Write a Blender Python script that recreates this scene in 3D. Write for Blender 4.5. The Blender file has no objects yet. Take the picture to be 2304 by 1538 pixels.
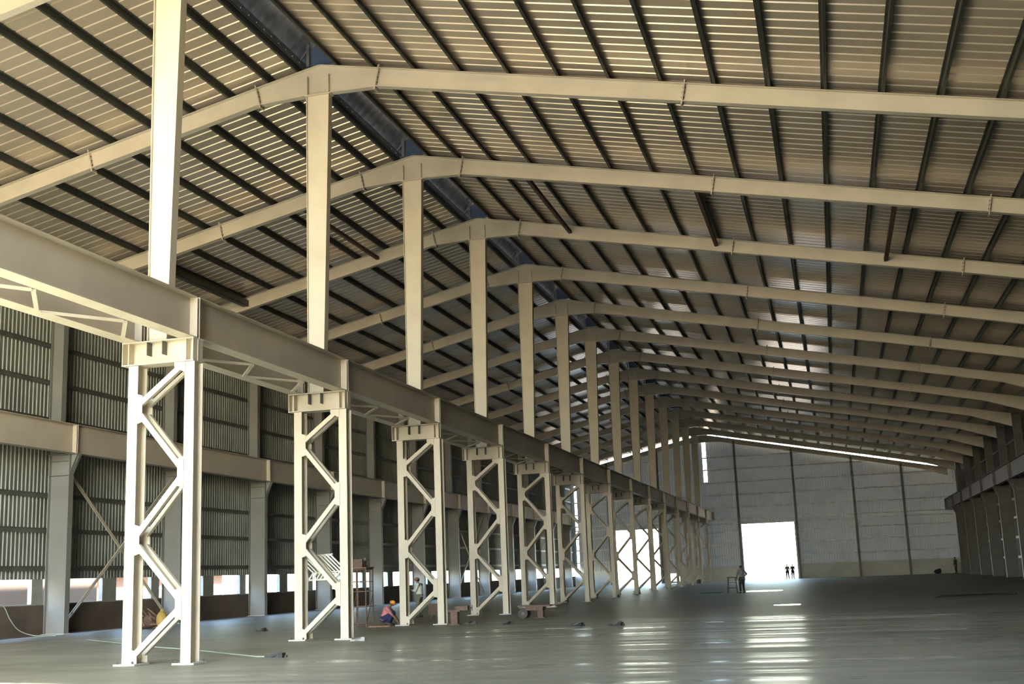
import bpy, math, random
from mathutils import Vector, Matrix
R = random.Random(7)
sc = bpy.context.scene
COL = sc.collection

# ------------------------------------------------------------------ camera
FPX = 2671.6
cam_d = bpy.data.cameras.new('camera')
cam = bpy.data.objects.new('camera', cam_d); COL.objects.link(cam)
cam_d.sensor_fit = 'HORIZONTAL'; cam_d.sensor_width = 36.0
cam_d.lens = 36.0 * FPX / 2304.0
cam_d.clip_start = 0.1; cam_d.clip_end = 2000
yaw, pitch, roll = 0.2538, 0.1940, -0.0386
fw = Vector((-math.sin(yaw)*math.cos(pitch), math.cos(yaw)*math.cos(pitch), math.sin(pitch)))
rt0 = Vector((math.cos(yaw), math.sin(yaw), 0)); up0 = rt0.cross(fw)
rt = rt0*math.cos(roll) + up0*math.sin(roll); up = -rt0*math.sin(roll) + up0*math.cos(roll)
cam.matrix_world = Matrix(((rt.x, up.x, -fw.x, 14.80), (rt.y, up.y, -fw.y, 0.0), (rt.z, up.z, -fw.z, 1.664), (0, 0, 0, 1)))
sc.camera = cam

# ------------------------------------------------------------------ light, world, exposure
SUN_ELEV = math.radians(34.5)
sdir = Vector((-0.35*math.cos(SUN_ELEV)/math.hypot(.35, .94), 0.94*math.cos(SUN_ELEV)/math.hypot(.35, .94), -math.sin(SUN_ELEV)))
sun_d = bpy.data.lights.new('sun', 'SUN'); sun_d.energy = 28.0; sun_d.angle = math.radians(0.6); sun_d.color = (1.0, 0.94, 0.86)
sun = bpy.data.objects.new('sun', sun_d); COL.objects.link(sun)
sun.rotation_euler = sdir.to_track_quat('-Z', 'Y').to_euler(); sun.location = (40, -60, 60)
w = bpy.data.worlds.new('world'); sc.world = w; w.use_nodes = True
nt = w.node_tree; nt.nodes.clear()
wo = nt.nodes.new('ShaderNodeOutputWorld'); bg = nt.nodes.new('ShaderNodeBackground'); sk = nt.nodes.new('ShaderNodeTexSky')
sk.sky_type = 'NISHITA'; sk.sun_disc = False; sk.sun_elevation = SUN_ELEV; sk.sun_rotation = math.atan2(-sdir.x, -sdir.y)
sk.air_density = 1.0; sk.dust_density = 0.6; sk.ozone_density = 1.0
bg.inputs['Strength'].default_value = 1.0
nt.links.new(sk.outputs[0], bg.inputs['Color']); nt.links.new(bg.outputs[0], wo.inputs['Surface'])
sc.view_settings.view_transform = 'Standard'; sc.view_settings.look = 'None'
sc.view_settings.gamma = 1.0; sc.view_settings.exposure = 1.84; sc.view_settings.use_curve_mapping = False
cy = sc.cycles
cy.max_bounces = 9; cy.diffuse_bounces = 6; cy.glossy_bounces = 4; cy.use_denoising = True
cy.sample_clamp_indirect = 8.0; cy.caustics_reflective = False; cy.caustics_refractive = False

# ------------------------------------------------------------------ materials
def mat(name, col, rough=.6, metal=0.0, spec=.5, var=.0, vscale=2.0, bump=.0, bscale=20.0, vcol=None, coat=0, stretch=None, obj=True):
    m = bpy.data.materials.new(name); m.use_nodes = True
    n = m.node_tree; b = n.nodes['Principled BSDF']
    b.inputs['Base Color'].default_value = (*col, 1); b.inputs['Roughness'].default_value = rough
    b.inputs['Metallic'].default_value = metal; b.inputs['Specular IOR Level'].default_value = spec
    if coat: b.inputs['Coat Weight'].default_value = coat; b.inputs['Coat Roughness'].default_value = .08
    tc = n.nodes.new('ShaderNodeTexCoord')
    src = tc.outputs['Object']
    if stretch:
        mp = n.nodes.new('ShaderNodeMapping'); mp.inputs['Scale'].default_value = stretch
        n.links.new(src, mp.inputs['Vector']); src = mp.outputs[0]
    nz = n.nodes.new('ShaderNodeTexNoise'); nz.inputs['Scale'].default_value = vscale; nz.inputs['Detail'].default_value = 5
    n.links.new(src, nz.inputs['Vector'])
    mx = n.nodes.new('ShaderNodeMix'); mx.data_type = 'RGBA'
    v2 = vcol if vcol else tuple(c*(1-var) for c in col)
    mx.inputs['A'].default_value = (*col, 1); mx.inputs['B'].default_value = (*v2, 1)
    rp = n.nodes.new('ShaderNodeMapRange'); rp.inputs['From Min'].default_value = .42; rp.inputs['From Max'].default_value = .66
    n.links.new(nz.outputs['Fac'], rp.inputs['Value']); n.links.new(rp.outputs[0], mx.inputs['Factor'])
    n.links.new(mx.outputs['Result'], b.inputs['Base Color'])
    if bump:
        nb = n.nodes.new('ShaderNodeTexNoise'); nb.inputs['Scale'].default_value = bscale; nb.inputs['Detail'].default_value = 4
        n.links.new(src, nb.inputs['Vector'])
        bp = n.nodes.new('ShaderNodeBump'); bp.inputs['Strength'].default_value = bump; bp.inputs['Distance'].default_value = .02
        n.links.new(nb.outputs['Fac'], bp.inputs['Height']); n.links.new(bp.outputs[0], b.inputs['Normal'])
    return m

M = {}
M['paint'] = mat('cream_paint', (.56, .52, .415), .45, var=.12, vscale=.8)
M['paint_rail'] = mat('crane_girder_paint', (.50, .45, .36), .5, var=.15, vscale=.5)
M['roof'] = mat('roof_sheet', (.60, .505, .385), .26, metal=.36, var=.10, vscale=.35)
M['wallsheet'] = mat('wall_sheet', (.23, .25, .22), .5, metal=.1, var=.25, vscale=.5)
M['endsheet'] = mat('end_wall_sheet', (.50, .505, .475), .5, var=.12, vscale=.5)
def translucent(m, f):
    n = m.node_tree; b = n.nodes['Principled BSDF']; t = n.nodes.new('ShaderNodeBsdfTranslucent'); x = n.nodes.new('ShaderNodeMixShader'); x.inputs[0].default_value = f
    t.inputs['Color'].default_value = (.85, .87, .85, 1); o = n.nodes['Material Output']
    n.links.new(b.outputs[0], x.inputs[1]); n.links.new(t.outputs[0], x.inputs[2]); n.links.new(x.outputs[0], o.inputs['Surface'])
translucent(M['endsheet'], .007)  # translucency added so the end wall glows grey from daylight behind
M['darksheet'] = mat('shaded_wall_sheet', (.05, .05, .047), .55, metal=.1, var=.25, vscale=.5)  # right wall's shade put into a darker copy of the wall sheet
M['darkpaint'] = mat('shaded_paint', (.10, .095, .08), .55, var=.2)  # darker copy of the steel paint, carrying the right side's shade
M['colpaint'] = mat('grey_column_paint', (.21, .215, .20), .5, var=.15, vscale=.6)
M['purlin'] = mat('dark_primer', (.045, .050, .042), .5, var=.3)
M['endplinth'] = mat('end_plinth_render', (.55,.55,.52), .8, var=.15, vscale=.5)
M['girt'] = mat('girt_primer', (.12, .125, .11), .5, var=.3)
M['girtlight'] = mat('girt_galvanised', (.72, .72, .68), .45, var=.3)
M['lowwall'] = mat('plinth_plaster', (.13, .10, .075), .85, var=.35, vscale=.6)
M['pier'] = mat('pier_plaster', (.30, .30, .26), .8, var=.2)
M['vent'] = mat('vent_sheet', (.16, .17, .19), .4, metal=.3, var=.4, vscale=3)
M['ventblue'] = mat('vent_blue', (.05, .085, .16), .5, var=.2)
M['bolt'] = mat('bolt_steel', (.05, .045, .04), .5)
M['grout'] = mat('grout', (.5, .5, .45), .9)
M['rust'] = mat('rusty_steel', (.15, .10, .078), .8, var=.4, vscale=12)
M['orange'] = mat('orange_plastic', (.75, .30, .05), .4)
M['yellow'] = mat('yellow_sack', (.42, .29, .08), .8, var=.3, vscale=8, bump=.3)
M['wood'] = mat('weathered_timber', (.26, .15, .09), .8, var=.4, vscale=10)
M['dark'] = mat('black_rubber', (.02, .02, .02), .6)
M['grey'] = mat('grey_steel', (.3, .3, .28), .5, var=.3, vscale=8)
M['white'] = mat('white_enamel', (.8, .8, .72), .4, var=.1)
M['hose'] = mat('pale_hose', (.30, .37, .29), .5)
M['cyl'] = mat('maroon_enamel', (.16, .03, .05), .35)
M['skin'] = mat('skin', (.25, .13, .08), .6)
M['hair'] = mat('black_hair', (.012, .01, .01), .7)
M['shirt'] = mat('white_shirt', (.55, .55, .52), .9, var=.2, vscale=6)
M['tan'] = mat('tan_cloth', (.42, .32, .20), .9, var=.2, vscale=6)
M['khaki'] = mat('khaki_cloth', (.16, .17, .11), .9, var=.2, vscale=6)
M['pink'] = mat('pink_cloth', (.55, .22, .22), .9, var=.3, vscale=6)
M['navy'] = mat('navy_cloth', (.025, .03, .10), .9, var=.2, vscale=6)
M['darkcloth'] = mat('dark_cloth', (.03, .03, .035), .9)
M['greycloth'] = mat('grey_cloth', (.20, .20, .20), .9, var=.2)
M['green'] = mat('green_cloth', (.02, .16, .08), .8)
M['facade'] = mat('pink_render', (.21, .16, .125), .9, var=.08, vscale=.5)
M['earth'] = mat('dusty_ground', (.46, .36, .25), .95, var=.25, vscale=.15)
M['water'] = mat('water_film', (.03, .03, .03), .02)
M['leaf'] = mat('leaf', (.06, .10, .03), .8, var=.4, vscale=3)

def floor_material():
    m = bpy.data.materials.new('trowelled_concrete'); m.use_nodes = True
    n = m.node_tree; b = n.nodes['Principled BSDF']; L = n.links.new
    tc = n.nodes.new('ShaderNodeTexCoord')
    def noise(scale, sc3, detail=5):
        mp = n.nodes.new('ShaderNodeMapping'); mp.inputs['Scale'].default_value = sc3
        nz = n.nodes.new('ShaderNodeTexNoise'); nz.inputs['Scale'].default_value = scale; nz.inputs['Detail'].default_value = detail
        L(tc.outputs['Object'], mp.inputs['Vector']); L(mp.outputs[0], nz.inputs['Vector']); return nz.outputs['Fac']
    big = noise(.16, (1, 1, 1)); fine = noise(1.3, (.35, 1, 1)); streak = noise(1.1, (.09, 1, 1), 2)
    mx = n.nodes.new('ShaderNodeMix'); mx.data_type = 'RGBA'
    mx.inputs['A'].default_value = (.315, .315, .24, 1); mx.inputs['B'].default_value = (.24, .24, .18, 1)
    r1 = n.nodes.new('ShaderNodeMapRange'); r1.inputs['From Min'].default_value = .38; r1.inputs['From Max'].default_value = .62
    L(big, r1.inputs['Value']); L(r1.outputs[0], mx.inputs['Factor'])
    mx2 = n.nodes.new('ShaderNodeMix'); mx2.data_type = 'RGBA'; mx2.blend_type = 'MULTIPLY'; mx2.inputs['Factor'].default_value = .5
    r2 = n.nodes.new('ShaderNodeMapRange'); r2.inputs['From Min'].default_value = .3; r2.inputs['From Max'].default_value = .7; r2.inputs['To Min'].default_value = .62; r2.inputs['To Max'].default_value = 1.1
    L(fine, r2.inputs['Value']); L(mx.outputs['Result'], mx2.inputs['A']); L(r2.outputs[0], mx2.inputs['B'])
    L(mx2.outputs['Result'], b.inputs['Base Color'])
    r3 = n.nodes.new('ShaderNodeMapRange'); r3.inputs['From Min'].default_value = .3; r3.inputs['From Max'].default_value = .7; r3.inputs['To Min'].default_value = .17; r3.inputs['To Max'].default_value = .62
    L(streak, r3.inputs['Value'])
    # newer polished slab near the camera, older dusty slab beyond it and along the left aisle
    sx = n.nodes.new('ShaderNodeSeparateXYZ'); L(tc.outputs['Object'], sx.inputs[0])
    wob = n.nodes.new('ShaderNodeMath'); wob.operation = 'MULTIPLY_ADD'; wob.inputs[1].default_value = 6.0; L(big, wob.inputs[0]); L(sx.outputs['Y'], wob.inputs[2])
    my = n.nodes.new('ShaderNodeMapRange'); my.interpolation_type = 'SMOOTHSTEP'; my.inputs['From Min'].default_value = 42; my.inputs['From Max'].default_value = 49; L(wob.outputs[0], my.inputs['Value'])
    mxx = n.nodes.new('ShaderNodeMapRange'); mxx.interpolation_type = 'SMOOTHSTEP'; mxx.inputs['From Min'].default_value = 4.5; mxx.inputs['From Max'].default_value = 1.0; L(sx.outputs['X'], mxx.inputs['Value'])
    mm = n.nodes.new('ShaderNodeMath'); mm.operation = 'MAXIMUM'; L(my.outputs[0], mm.inputs[0]); L(mxx.outputs[0], mm.inputs[1])
    rr_ = n.nodes.new('ShaderNodeMix'); rr_.data_type = 'FLOAT'; rr_.inputs['B'].default_value = .52; L(mm.outputs[0], rr_.inputs['Factor']); L(r3.outputs[0], rr_.inputs['A'])
    L(rr_.outputs[0], b.inputs['Roughness'])
    ss = n.nodes.new('ShaderNodeMapRange'); ss.inputs['To Min'].default_value = .12; ss.inputs['To Max'].default_value = .10; L(mm.outputs[0], ss.inputs['Value']); L(ss.outputs[0], b.inputs['Specular IOR Level'])
    dust = n.nodes.new('ShaderNodeMix'); dust.data_type = 'RGBA'; dust.inputs['B'].default_value = (.21, .19, .145, 1)
    dm = n.nodes.new('ShaderNodeMath'); dm.operation = 'MULTIPLY'; dm.inputs[1].default_value = .55; L(my.outputs[0], dm.inputs[0]); L(dm.outputs[0], dust.inputs['Factor'])
    L(mx2.outputs['Result'], dust.inputs['A']); L(dust.outputs['Result'], b.inputs['Base Color'])
    bp = n.nodes.new('ShaderNodeBump'); bp.inputs['Strength'].default_value = .55; bp.inputs['Distance'].default_value = .05
    L(streak, bp.inputs['Height']); L(bp.outputs[0], b.inputs['Normal'])
    return m
M['floor'] = floor_material()

# ------------------------------------------------------------------ mesh helpers
class MB:
    def __init__(s): s.v = []; s.f = []
    def add(s, vs, fs):
        o = len(s.v); s.v += [tuple(p) for p in vs]; s.f += [tuple(i+o for i in f) for f in fs]
    def box(s, x0, x1, y0, y1, z0, z1):
        s.add([(x0,y0,z0),(x1,y0,z0),(x1,y1,z0),(x0,y1,z0),(x0,y0,z1),(x1,y0,z1),(x1,y1,z1),(x0,y1,z1)],
              [(0,3,2,1),(4,5,6,7),(0,1,5,4),(1,2,6,5),(2,3,7,6),(3,0,4,7)]); return s
    def bar(s, a, b, wd, dp, upv=(0,0,1)):
        a = Vector(a); b = Vector(b); d = (b-a).normalized(); u = Vector(upv)
        if abs(d.dot(u)) > .98: u = Vector((0,1,0))
        x = d.cross(u).normalized()*wd/2; y = x.normalized().cross(d)*dp/2
        s.add([a-x-y,a+x-y,a+x+y,a-x+y,b-x-y,b+x-y,b+x+y,b-x+y],
              [(0,3,2,1),(4,5,6,7),(0,1,5,4),(1,2,6,5),(2,3,7,6),(3,0,4,7)]); return s
    def tube(s, pts, r, n=8, cap=True):
        pts = [Vector(p) for p in pts]; rs = r if isinstance(r, (list, tuple)) else [r]*len(pts)
        base = len(s.v); ux = None
        for i, p in enumerate(pts):
            d = (pts[min(i+1,len(pts)-1)]-pts[max(i-1,0)]).normalized()
            if ux is None:
                ux = d.cross(Vector((0,0,1)) if abs(d.z) < .95 else Vector((1,0,0))).normalized()
            else: ux = (ux - d*ux.dot(d)).normalized()
            uy = d.cross(ux)
            for k in range(n):
                a = 2*math.pi*k/n; s.v.append(tuple(p + ux*math.cos(a)*rs[i] + uy*math.sin(a)*rs[i]))
        for i in range(len(pts)-1):
            for k in range(n):
                a = base+i*n+k; b_ = base+i*n+(k+1)%n; s.f.append((a, b_, b_+n, a+n))
        if cap:
            s.f.append(tuple(base+k for k in reversed(range(n)))); s.f.append(tuple(base+(len(pts)-1)*n+k for k in range(n)))
        return s
    def poly(s, pts, off):      # planar outline extruded by vector off
        n = len(pts); off = Vector(off); p2 = [tuple(Vector(p)+off) for p in pts]
        s.add(list(pts)+p2, [tuple(reversed(range(n))), tuple(range(n, 2*n))] + [(i, (i+1)%n, (i+1)%n+n, i+n) for i in range(n)]); return s
    def ell(s, c, r, n=12, m=8):
        c = Vector(c); base = len(s.v)
        for i in range(1, m):
            t = math.pi*i/m
            for k in range(n):
                a = 2*math.pi*k/n; s.v.append((c.x+r[0]*math.sin(t)*math.cos(a), c.y+r[1]*math.sin(t)*math.sin(a), c.z+r[2]*math.cos(t)))
        s.v.append((c.x,c.y,c.z+r[2])); s.v.append((c.x,c.y,c.z-r[2])); T = len(s.v)-2
        for i in range(m-2):
            for k in range(n): a = base+i*n+k; b_ = base+i*n+(k+1)%n; s.f.append((a, a+n, b_+n, b_))
        for k in range(n): s.f.append((T, base+k, base+(k+1)%n)); s.f.append((T+1, base+(m-2)*n+(k+1)%n, base+(m-2)*n+k))
        return s
    def build(s, name, m, parent=None, smooth=False):
        me = bpy.data.meshes.new(name); me.from_pydata(s.v, [], s.f); me.update()
        me.materials.append(M[m] if isinstance(m, str) else m)
        if smooth:
            for p in me.polygons: p.use_smooth = True
        o = bpy.data.objects.new(name, me); COL.objects.link(o); o.parent = parent
        return o
KIDS = {}
def tag(o, label=None, cat=None, group=None, kind=None):
    if label: o['label'] = label
    if cat: o['category'] = cat
    if group: o['group'] = group
    if kind: o['kind'] = kind
    return o
def empty(name, loc, label=None, cat=None, group=None, rz=0):
    o = bpy.data.objects.new(name, None); COL.objects.link(o); o.location = loc; o.rotation_euler = (0, 0, rz); o.empty_display_size = .3
    return tag(o, label, cat, group)
def copy_tree(o, parent=None):
    c = o.copy(); COL.objects.link(c); c.parent = parent
    for ch in list(o.children):
        copy_tree(ch, c)
    return c
ORD = ['nearest', 'second', 'third', 'fourth', 'fifth', 'sixth', 'seventh', 'eighth', 'ninth', 'tenth', 'eleventh', 'twelfth', 'thirteenth', 'fourteenth', 'fifteenth', 'sixteenth', 'seventeenth', 'eighteenth', 'nineteenth', 'twentieth']
def nth(i, far=None):       # 0 -> nearest ...
    return ORD[i]

# ------------------------------------------------------------------ dimensions
Y1 = 24.35; BAY = 9.0
def FY(k): return Y1 + (k-1)*BAY
YN, YE = -2.65, 150.35          # near open gable, far gable
XL, XR = -17.25, 29.6           # cladding planes
ZA = 18.16; SR, SL = .203, .227  # rafter top at ridge, slopes
def zr(x): return ZA - (SR if x > 0 else SL)*abs(x)
PUR = .22                        # purlin depth: sheet underside = zr + PUR

# ------------------------------------------------------------------ floor and ground
g = MB()
g.box(XL-.15, XR+.2, YN, YE+.3, -.25, 0)
tag(g.build('floor', 'floor'), kind='structure')
g = MB(); g.box(-15.78, -15.60, YN, YE, .0, .02); tag(g.build('trim_1', 'grout'), kind='structure')
g = MB(); g.box(XL+.15, -15.78, YN, YE, .0, .012); tag(g.build('trim_2', 'lowwall'), kind='structure')
g = MB(); g.add([(-500,-400,-.05),(500,-400,-.05),(500,YN,-.05),(-500,YN,-.05),
                 (-500,YE+.3,-.05),(500,YE+.3,-.05),(500,700,-.05),(-500,700,-.05),(XL-.15,YN,-.05),(XL-.15,YE+.3,-.05),(XR+.2,YN,-.05),(XR+.2,YE+.3,-.05)],
                [(0,1,2,3),(4,5,6,7),(3,8,9,4),(10,2,5,11)])
tag(g.build('ground', 'earth'), 'dusty sunlit ground outside the hall', 'ground', kind='structure')

# ------------------------------------------------------------------ roof
g = MB()
def roof_side(x_in, x_out, sgn):
    za = zr(x_in*1.0001 if x_in else sgn*1e-6)+PUR; zb = zr(x_out)+PUR
    pr = []; t = YN
    P = .5
    while t < YE+.6:
        pr += [(t, 0), (t+P-.10, 0), (t+P-.08, .035), (t+P-.02, .035)]; t += P
    pr.append((t, 0)); base = len(g.v)
    for y, d in pr:
        g.v.append((x_in, y, za+d)); g.v.append((x_out, y, zb+d))
    for i in range(len(pr)-1):
        a = base+2*i; g.f.append((a, a+1, a+3, a+2) if sgn > 0 else (a, a+2, a+3, a+1))
roof_side(.55, XR+.5, 1); roof_side(-.62, XL-.5, -1)
ceil = tag(g.build('ceiling', 'roof'), kind='structure')
sol = ceil.modifiers.new('thickness', 'SOLIDIFY'); sol.thickness = .01; sol.offset = 1

# ridge ventilator
vr = empty('ridge_ventilator', (0, 0, ZA), 'dark raised ventilator hood running along the open ridge of the roof', 'roof ventilator')
g = MB()
for a, b_ in (((-.85, .28), (-.1, 1.02)), ((-.1, 1.02), (.78, .34))):
    y = YN
    while y < YE:
        y2 = min(y+.25, YE); d0, d1 = (0, .02) if int(round((y-YN)/.25)) % 2 else (.02, 0)
        g.add([(a[0],y,a[1]+d0),(b_[0],y,b_[1]+d0),(b_[0],y2,b_[1]+d1),(a[0],y2,a[1]+d1)], [(0,3,2,1)]); y = y2
hood = g.build('hood_sheet', 'vent', vr); md = hood.modifiers.new('thickness', 'SOLIDIFY'); md.thickness = .012
g = MB()        # left flashing with daylight holes under each rib
y = YN
while y < YE-.4:
    g.box(-.66, -.64, y, y+.46, .02, .30); g.box(-.66, -.64, y+.46, y+.5, .02, .14); g.box(-.66, -.64, y+.46, y+.5, .175, .30); y += .5
g.build('side_flashing', 'vent', vr)
g = MB(); g.box(.56, .58, YN, YE, .02, .40); g.build('side_flashing', 'vent', vr)
for k in range(1, 16):
    y = FY(k)+.12
    f = MB(); f.bar((-.38,y,0), (-.38,y,.82), .1, .1); f.bar((-.7,y,.2), (-.1,y,.95), .06, .06, (0,1,0)); f.bar((-.1,y,.95), (.62,y,.35), .06, .06, (0,1,0)); f.bar((.5,y,0), (.5,y,.4), .06, .06)
    fo = f.build('vent_frame', 'vent', vr)
    b = MB(); b.poly([(-.30,y+.06,.02),(.48,y+.06,.02),(.48,y+.06,.36),(-.08,y+.06,.82),(-.30,y+.06,.60)], (0,.01,0)); b.build('baffle_plate', 'ventblue', vr)

# purlins
XPR = [.60, 1.85, 3.23] + [4.75+1.56*i for i in range(16)]
XPL = [-.70, -1.72, -3.15, -4.60, -6.04, -7.55, -9.05, -10.6, -12.1, -13.6, -15.1, -16.6]
def purlin(x, label, side):
    sg = 1 if x > 0 else -1; z = zr(x)
    g = MB(); h = PUR; fl = .08
    y0, y1 = YN+.05, YE+.25
    g.box(-.004, .004, y0, y1, 0, h-.004)
    g.box(0, sg*fl, y0, y1, 0, .004) if sg > 0 else g.box(-fl, 0, y0, y1, 0, .004)
    (g.box(-fl, 0, y0, y1, h-.006, h-.002) if sg > 0 else g.box(0, fl, y0, y1, h-.006, h-.002))
    g.box(min(sg*fl, sg*(fl-.004)), max(sg*fl, sg*(fl-.004)), y0, y1, 0, .025)
    # lap bolts plates at the frames
    o = g.build('roof_purlin', 'purlin'); o.location = (x, 0, z+.001)
    tag(o, label, 'purlin', 'roof purlins on the %s slope' % side)
for i, x in enumerate(XPR):
    purlin(x, 'dark roof purlin, %s one right of the ridge' % ('first' if i == 0 else ORD[i]), 'right')
for i, x in enumerate(XPL):
    purlin(x, 'dark roof purlin, %s one left of the ridge' % ('first' if i == 0 else ORD[i]), 'left')

# ------------------------------------------------------------------ frames: rafters, posts, lattice columns (built once, then copied)
def beam_profile(g, xs, zt, zb, y0, bw, tf=.02, tw=.012):
    """I-beam in an XZ plane: top/bottom polylines"""
    n = len(xs); yc = y0+bw/2
    top = [(xs[i], zt[i]) for i in range(n)]; bot = [(xs[i], zb[i]) for i in range(n)]
    for i in range(n-1):
        for (a, b_, s) in ((top[i], top[i+1], -tf), (bot[i], bot[i+1], tf)):
            g.poly([(a[0], y0, a[1]), (b_[0], y0, b_[1]), (b_[0], y0, b_[1]+s), (a[0], y0, a[1]+s)], (0, bw, 0))
        g.poly([(top[i][0], yc-tw/2, top[i][1]-tf), (top[i+1][0], yc-tw/2, top[i+1][1]-tf), (bot[i+1][0], yc-tw/2, bot[i+1][1]+tf), (bot[i][0], yc-tw/2, bot[i][1]+tf)], (0, tw, 0))
def make_rafter():
    t = empty('roof_rafter', (0, FY(1), 0))
    bw = .25
    g = MB(); xs = [2.09, 11.72, 21.1, 25.8, 28.7]; beam_profile(g, xs, [zr(x) for x in xs], [zr(2.09)-.64, zr(11.72)-.58, zr(21.1)-.55, zr(25.8)-.6, zr(28.7)-1.0], 0, bw); g.build('right_beam', 'paint', t)
    g = MB(); xs = [-2.2, -8.4, -14.5, -16.5]; beam_profile(g, xs, [zr(x) for x in xs], [zr(x)-d for x, d in zip(xs, (.62, .60, .62, .85))], 0, bw); g.build('left_beam', 'paint', t)
    g = MB(); xs = [-2.2, -.42, 0, .12, .42, 2.09]
    beam_profile(g, xs, [zr(-2.2), zr(-.42)-.02, ZA-.03, ZA-.03, zr(.42)-.01, zr(2.09)], [zr(-2.2)-.62, 17.13, 17.13, 17.13, 17.13, zr(2.09)-.64], 0, bw); g.build('ridge_section', 'paint', t)
    for x, d in ((2.09, .64), (11.72, .58), (21.1, .55), (-2.2, .62), (-8.4, .60)):
        s_ = -SR if x > 0 else SL; nx, nz = s_*-1, 1.0       # normal of the slope
        g = MB(); z = zr(x)
        a = (x+(-s_)*.09, z+.09); b_ = (x-(-s_)*(d+.09), z-d-.09)
        for o_ in (-.022, .004): g.poly([(a[0]+o_, -.02, a[1]), (a[0]+o_+.018, -.02, a[1]), (b_[0]+o_+.018, -.02, b_[1]), (b_[0]+o_, -.02, b_[1])], (0, bw+.04, 0))
        sp = g.build('splice_plate', 'paint', t)
        g = MB()
        for q in range(5):
            f = (q+.5)/5; px = a[0]*(1-f)+b_[0]*f; pz = a[1]*(1-f)+b_[1]*f
            for yy in (.05, .2): g.bar((px-.045, yy, pz), (px+.045, yy, pz), .035, .035)
        g.build('bolt_row', 'bolt', sp)
    for x in (-.38, .36):
        g = MB(); g.box(x-.012, x+.012, -.005, bw, 17.15, 17.78); g.build('web_stiffener', 'paint', t)
    return t
def make_post():
    """upper shaft: tapered I with flanges facing left and right"""
    t = empty('roof_post', (0, FY(1), 7.42))
    z0, z1 = 0, 17.10-7.42; bw = .28
    xl0, xr0, xl1, xr1 = -.40, .12, -.41, .38
    g = MB(); tf = .02
    g.poly([(xl0, 0, z0), (xl0+tf, 0, z0), (xl1+tf, 0, z1), (xl1, 0, z1)], (0, bw, 0)); g.build('left_flange', 'paint', t)
    g = MB(); g.poly([(xr0-tf, 0, z0), (xr0, 0, z0), (xr1, 0, z1), (xr1-tf, 0, z1)], (0, bw, 0)); g.build('right_flange', 'paint', t)
    g = MB(); g.poly([(xl0+tf, bw*.25, z0), (xr0-tf, bw*.25, z0), (xr1-tf, bw*.25, z1), (xl1+tf, bw*.25, z1)], (0, .014, 0)); g.build('web', 'paint', t)
    g = MB(); g.box(xl1-.06, xr1+.06, -.02, bw+.02, z1, z1+.025); g.build('cap_plate', 'paint', t)
    return t
LEGX, LEGW, LEGD = .86, .25, .40
ZL = [6.75, 5.80, 4.27, 2.78, 1.33, .20]      # node heights, right/left alternating
def make_tower():
    t = empty('lattice_column', (0, FY(1), 0))
    for s in (-1, 1):
        xc = s*(LEGX-LEGW/2)
        g = MB(); g.box(xc-LEGW/2, xc+LEGW/2, 0, .018, .04, 6.83); g.box(xc-LEGW/2, xc+LEGW/2, LEGD-.018, LEGD, .04, 6.83); g.box(xc-.008, xc+.008, .018, LEGD-.018, .04, 6.83)
        lg = g.build('leg', 'paint', t)
        g = MB(); g.box(xc-.28, xc+.26, -.10, LEGD+.10, .005, .045); g.build('base_plate', 'grout', lg)
        g = MB()
        for bx in (-.2, .18):
            for by in (-.06, LEGD+.06): g.tube([(xc+bx, by, .04), (xc+bx, by, .10)], .02, 6)
        g.build('anchor_bolt', 'bolt', lg)
    nodes = [((1 if i % 2 == 0 else -1), z) for i, z in enumerate(ZL)]
    for plane in (0, 1):
        y = -.012 if plane == 0 else LEGD+.001
        for (s0, za), (s1, zb) in zip(nodes[:-1], nodes[1:]):
            xi = LEGX-LEGW-.08
            g = MB(); a = (s0*(xi), y, za-.13 if za < 6.5 else za); b_ = (s1*(xi), y, zb+.13 if zb > .4 else zb+.05)
            g.bar(a, b_, .13, .012, (0, 1, 0)) if False else g.bar(a, b_, .012, .13, Vector(b_)-Vector(a) and Vector((0,0,1)))
            d = (Vector(b_)-Vector(a)).normalized(); off = d.cross(Vector((0,1,0))).normalized()*.06
            yy = (.05 if plane == 0 else -.05)
            g.bar(Vector(a)+off+Vector((0,yy/1,0)), Vector(b_)+off+Vector((0,yy/1,0)), .10, .010)
            g.build('brace', 'paint', t)
        for s, z in nodes:
            top = z > 6.5; bot = z < .4
            z0, z1 = (6.60, 6.83) if top else ((.05, .36) if bot else (z-.36, z+.36))
            xin = s*(LEGX-LEGW-(.26 if top else .14)); xo = s*(LEGX-LEGW+.02)
            y0, y1 = (-.024, -.013) if plane == 0 else (LEGD+.013, LEGD+.024)
            c = .10
            if top: pts = [(xo, 6.83), (xin, 6.83), (xin, 6.72), (xo, 6.58)]
            elif bot: pts = [(xo, .05), (xin, .05), (xin, .30), (xo, .36)]
            else: pts = [(xo, z0), (xin, z0+c*.5), (xin, z1-c*.5), (xo, z1)]
            g = MB(); g.poly([(px, y0, pz) for px, pz in pts], (0, y1-y0, 0)); g.build('gusset_plate', 'paint', t)
    # cap beam
    cb = None
    g = MB(); x0, x1 = -1.04, .84; z0, z1 = 6.84, 7.40
    g.box(x0, x1, -.03, LEGD+.03, z0, z0+.025); g.box(x0, x1, -.03, LEGD+.03, z1-.025, z1); g.box(x0, x1, .19, .21, z0+.02, z1-.02)
    cb = g.build('cap_beam', 'paint', t)
    for x in (-1.03, -.86, .64, .82): g = MB(); g.box(x-.008, x+.008, -.02, LEGD+.02, z0+.02, z1-.02); g.build('stiffener', 'paint', cb)
    for x in (-.38, .02): g = MB(); g.box(x-.01, x+.01, -.02, .19, z0+.22, z1-.02); g.build('half_stiffener', 'girt', cb)
    return t
NF = 15
r0 = make_rafter(); p0 = make_post(); t0 = make_tower()
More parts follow.
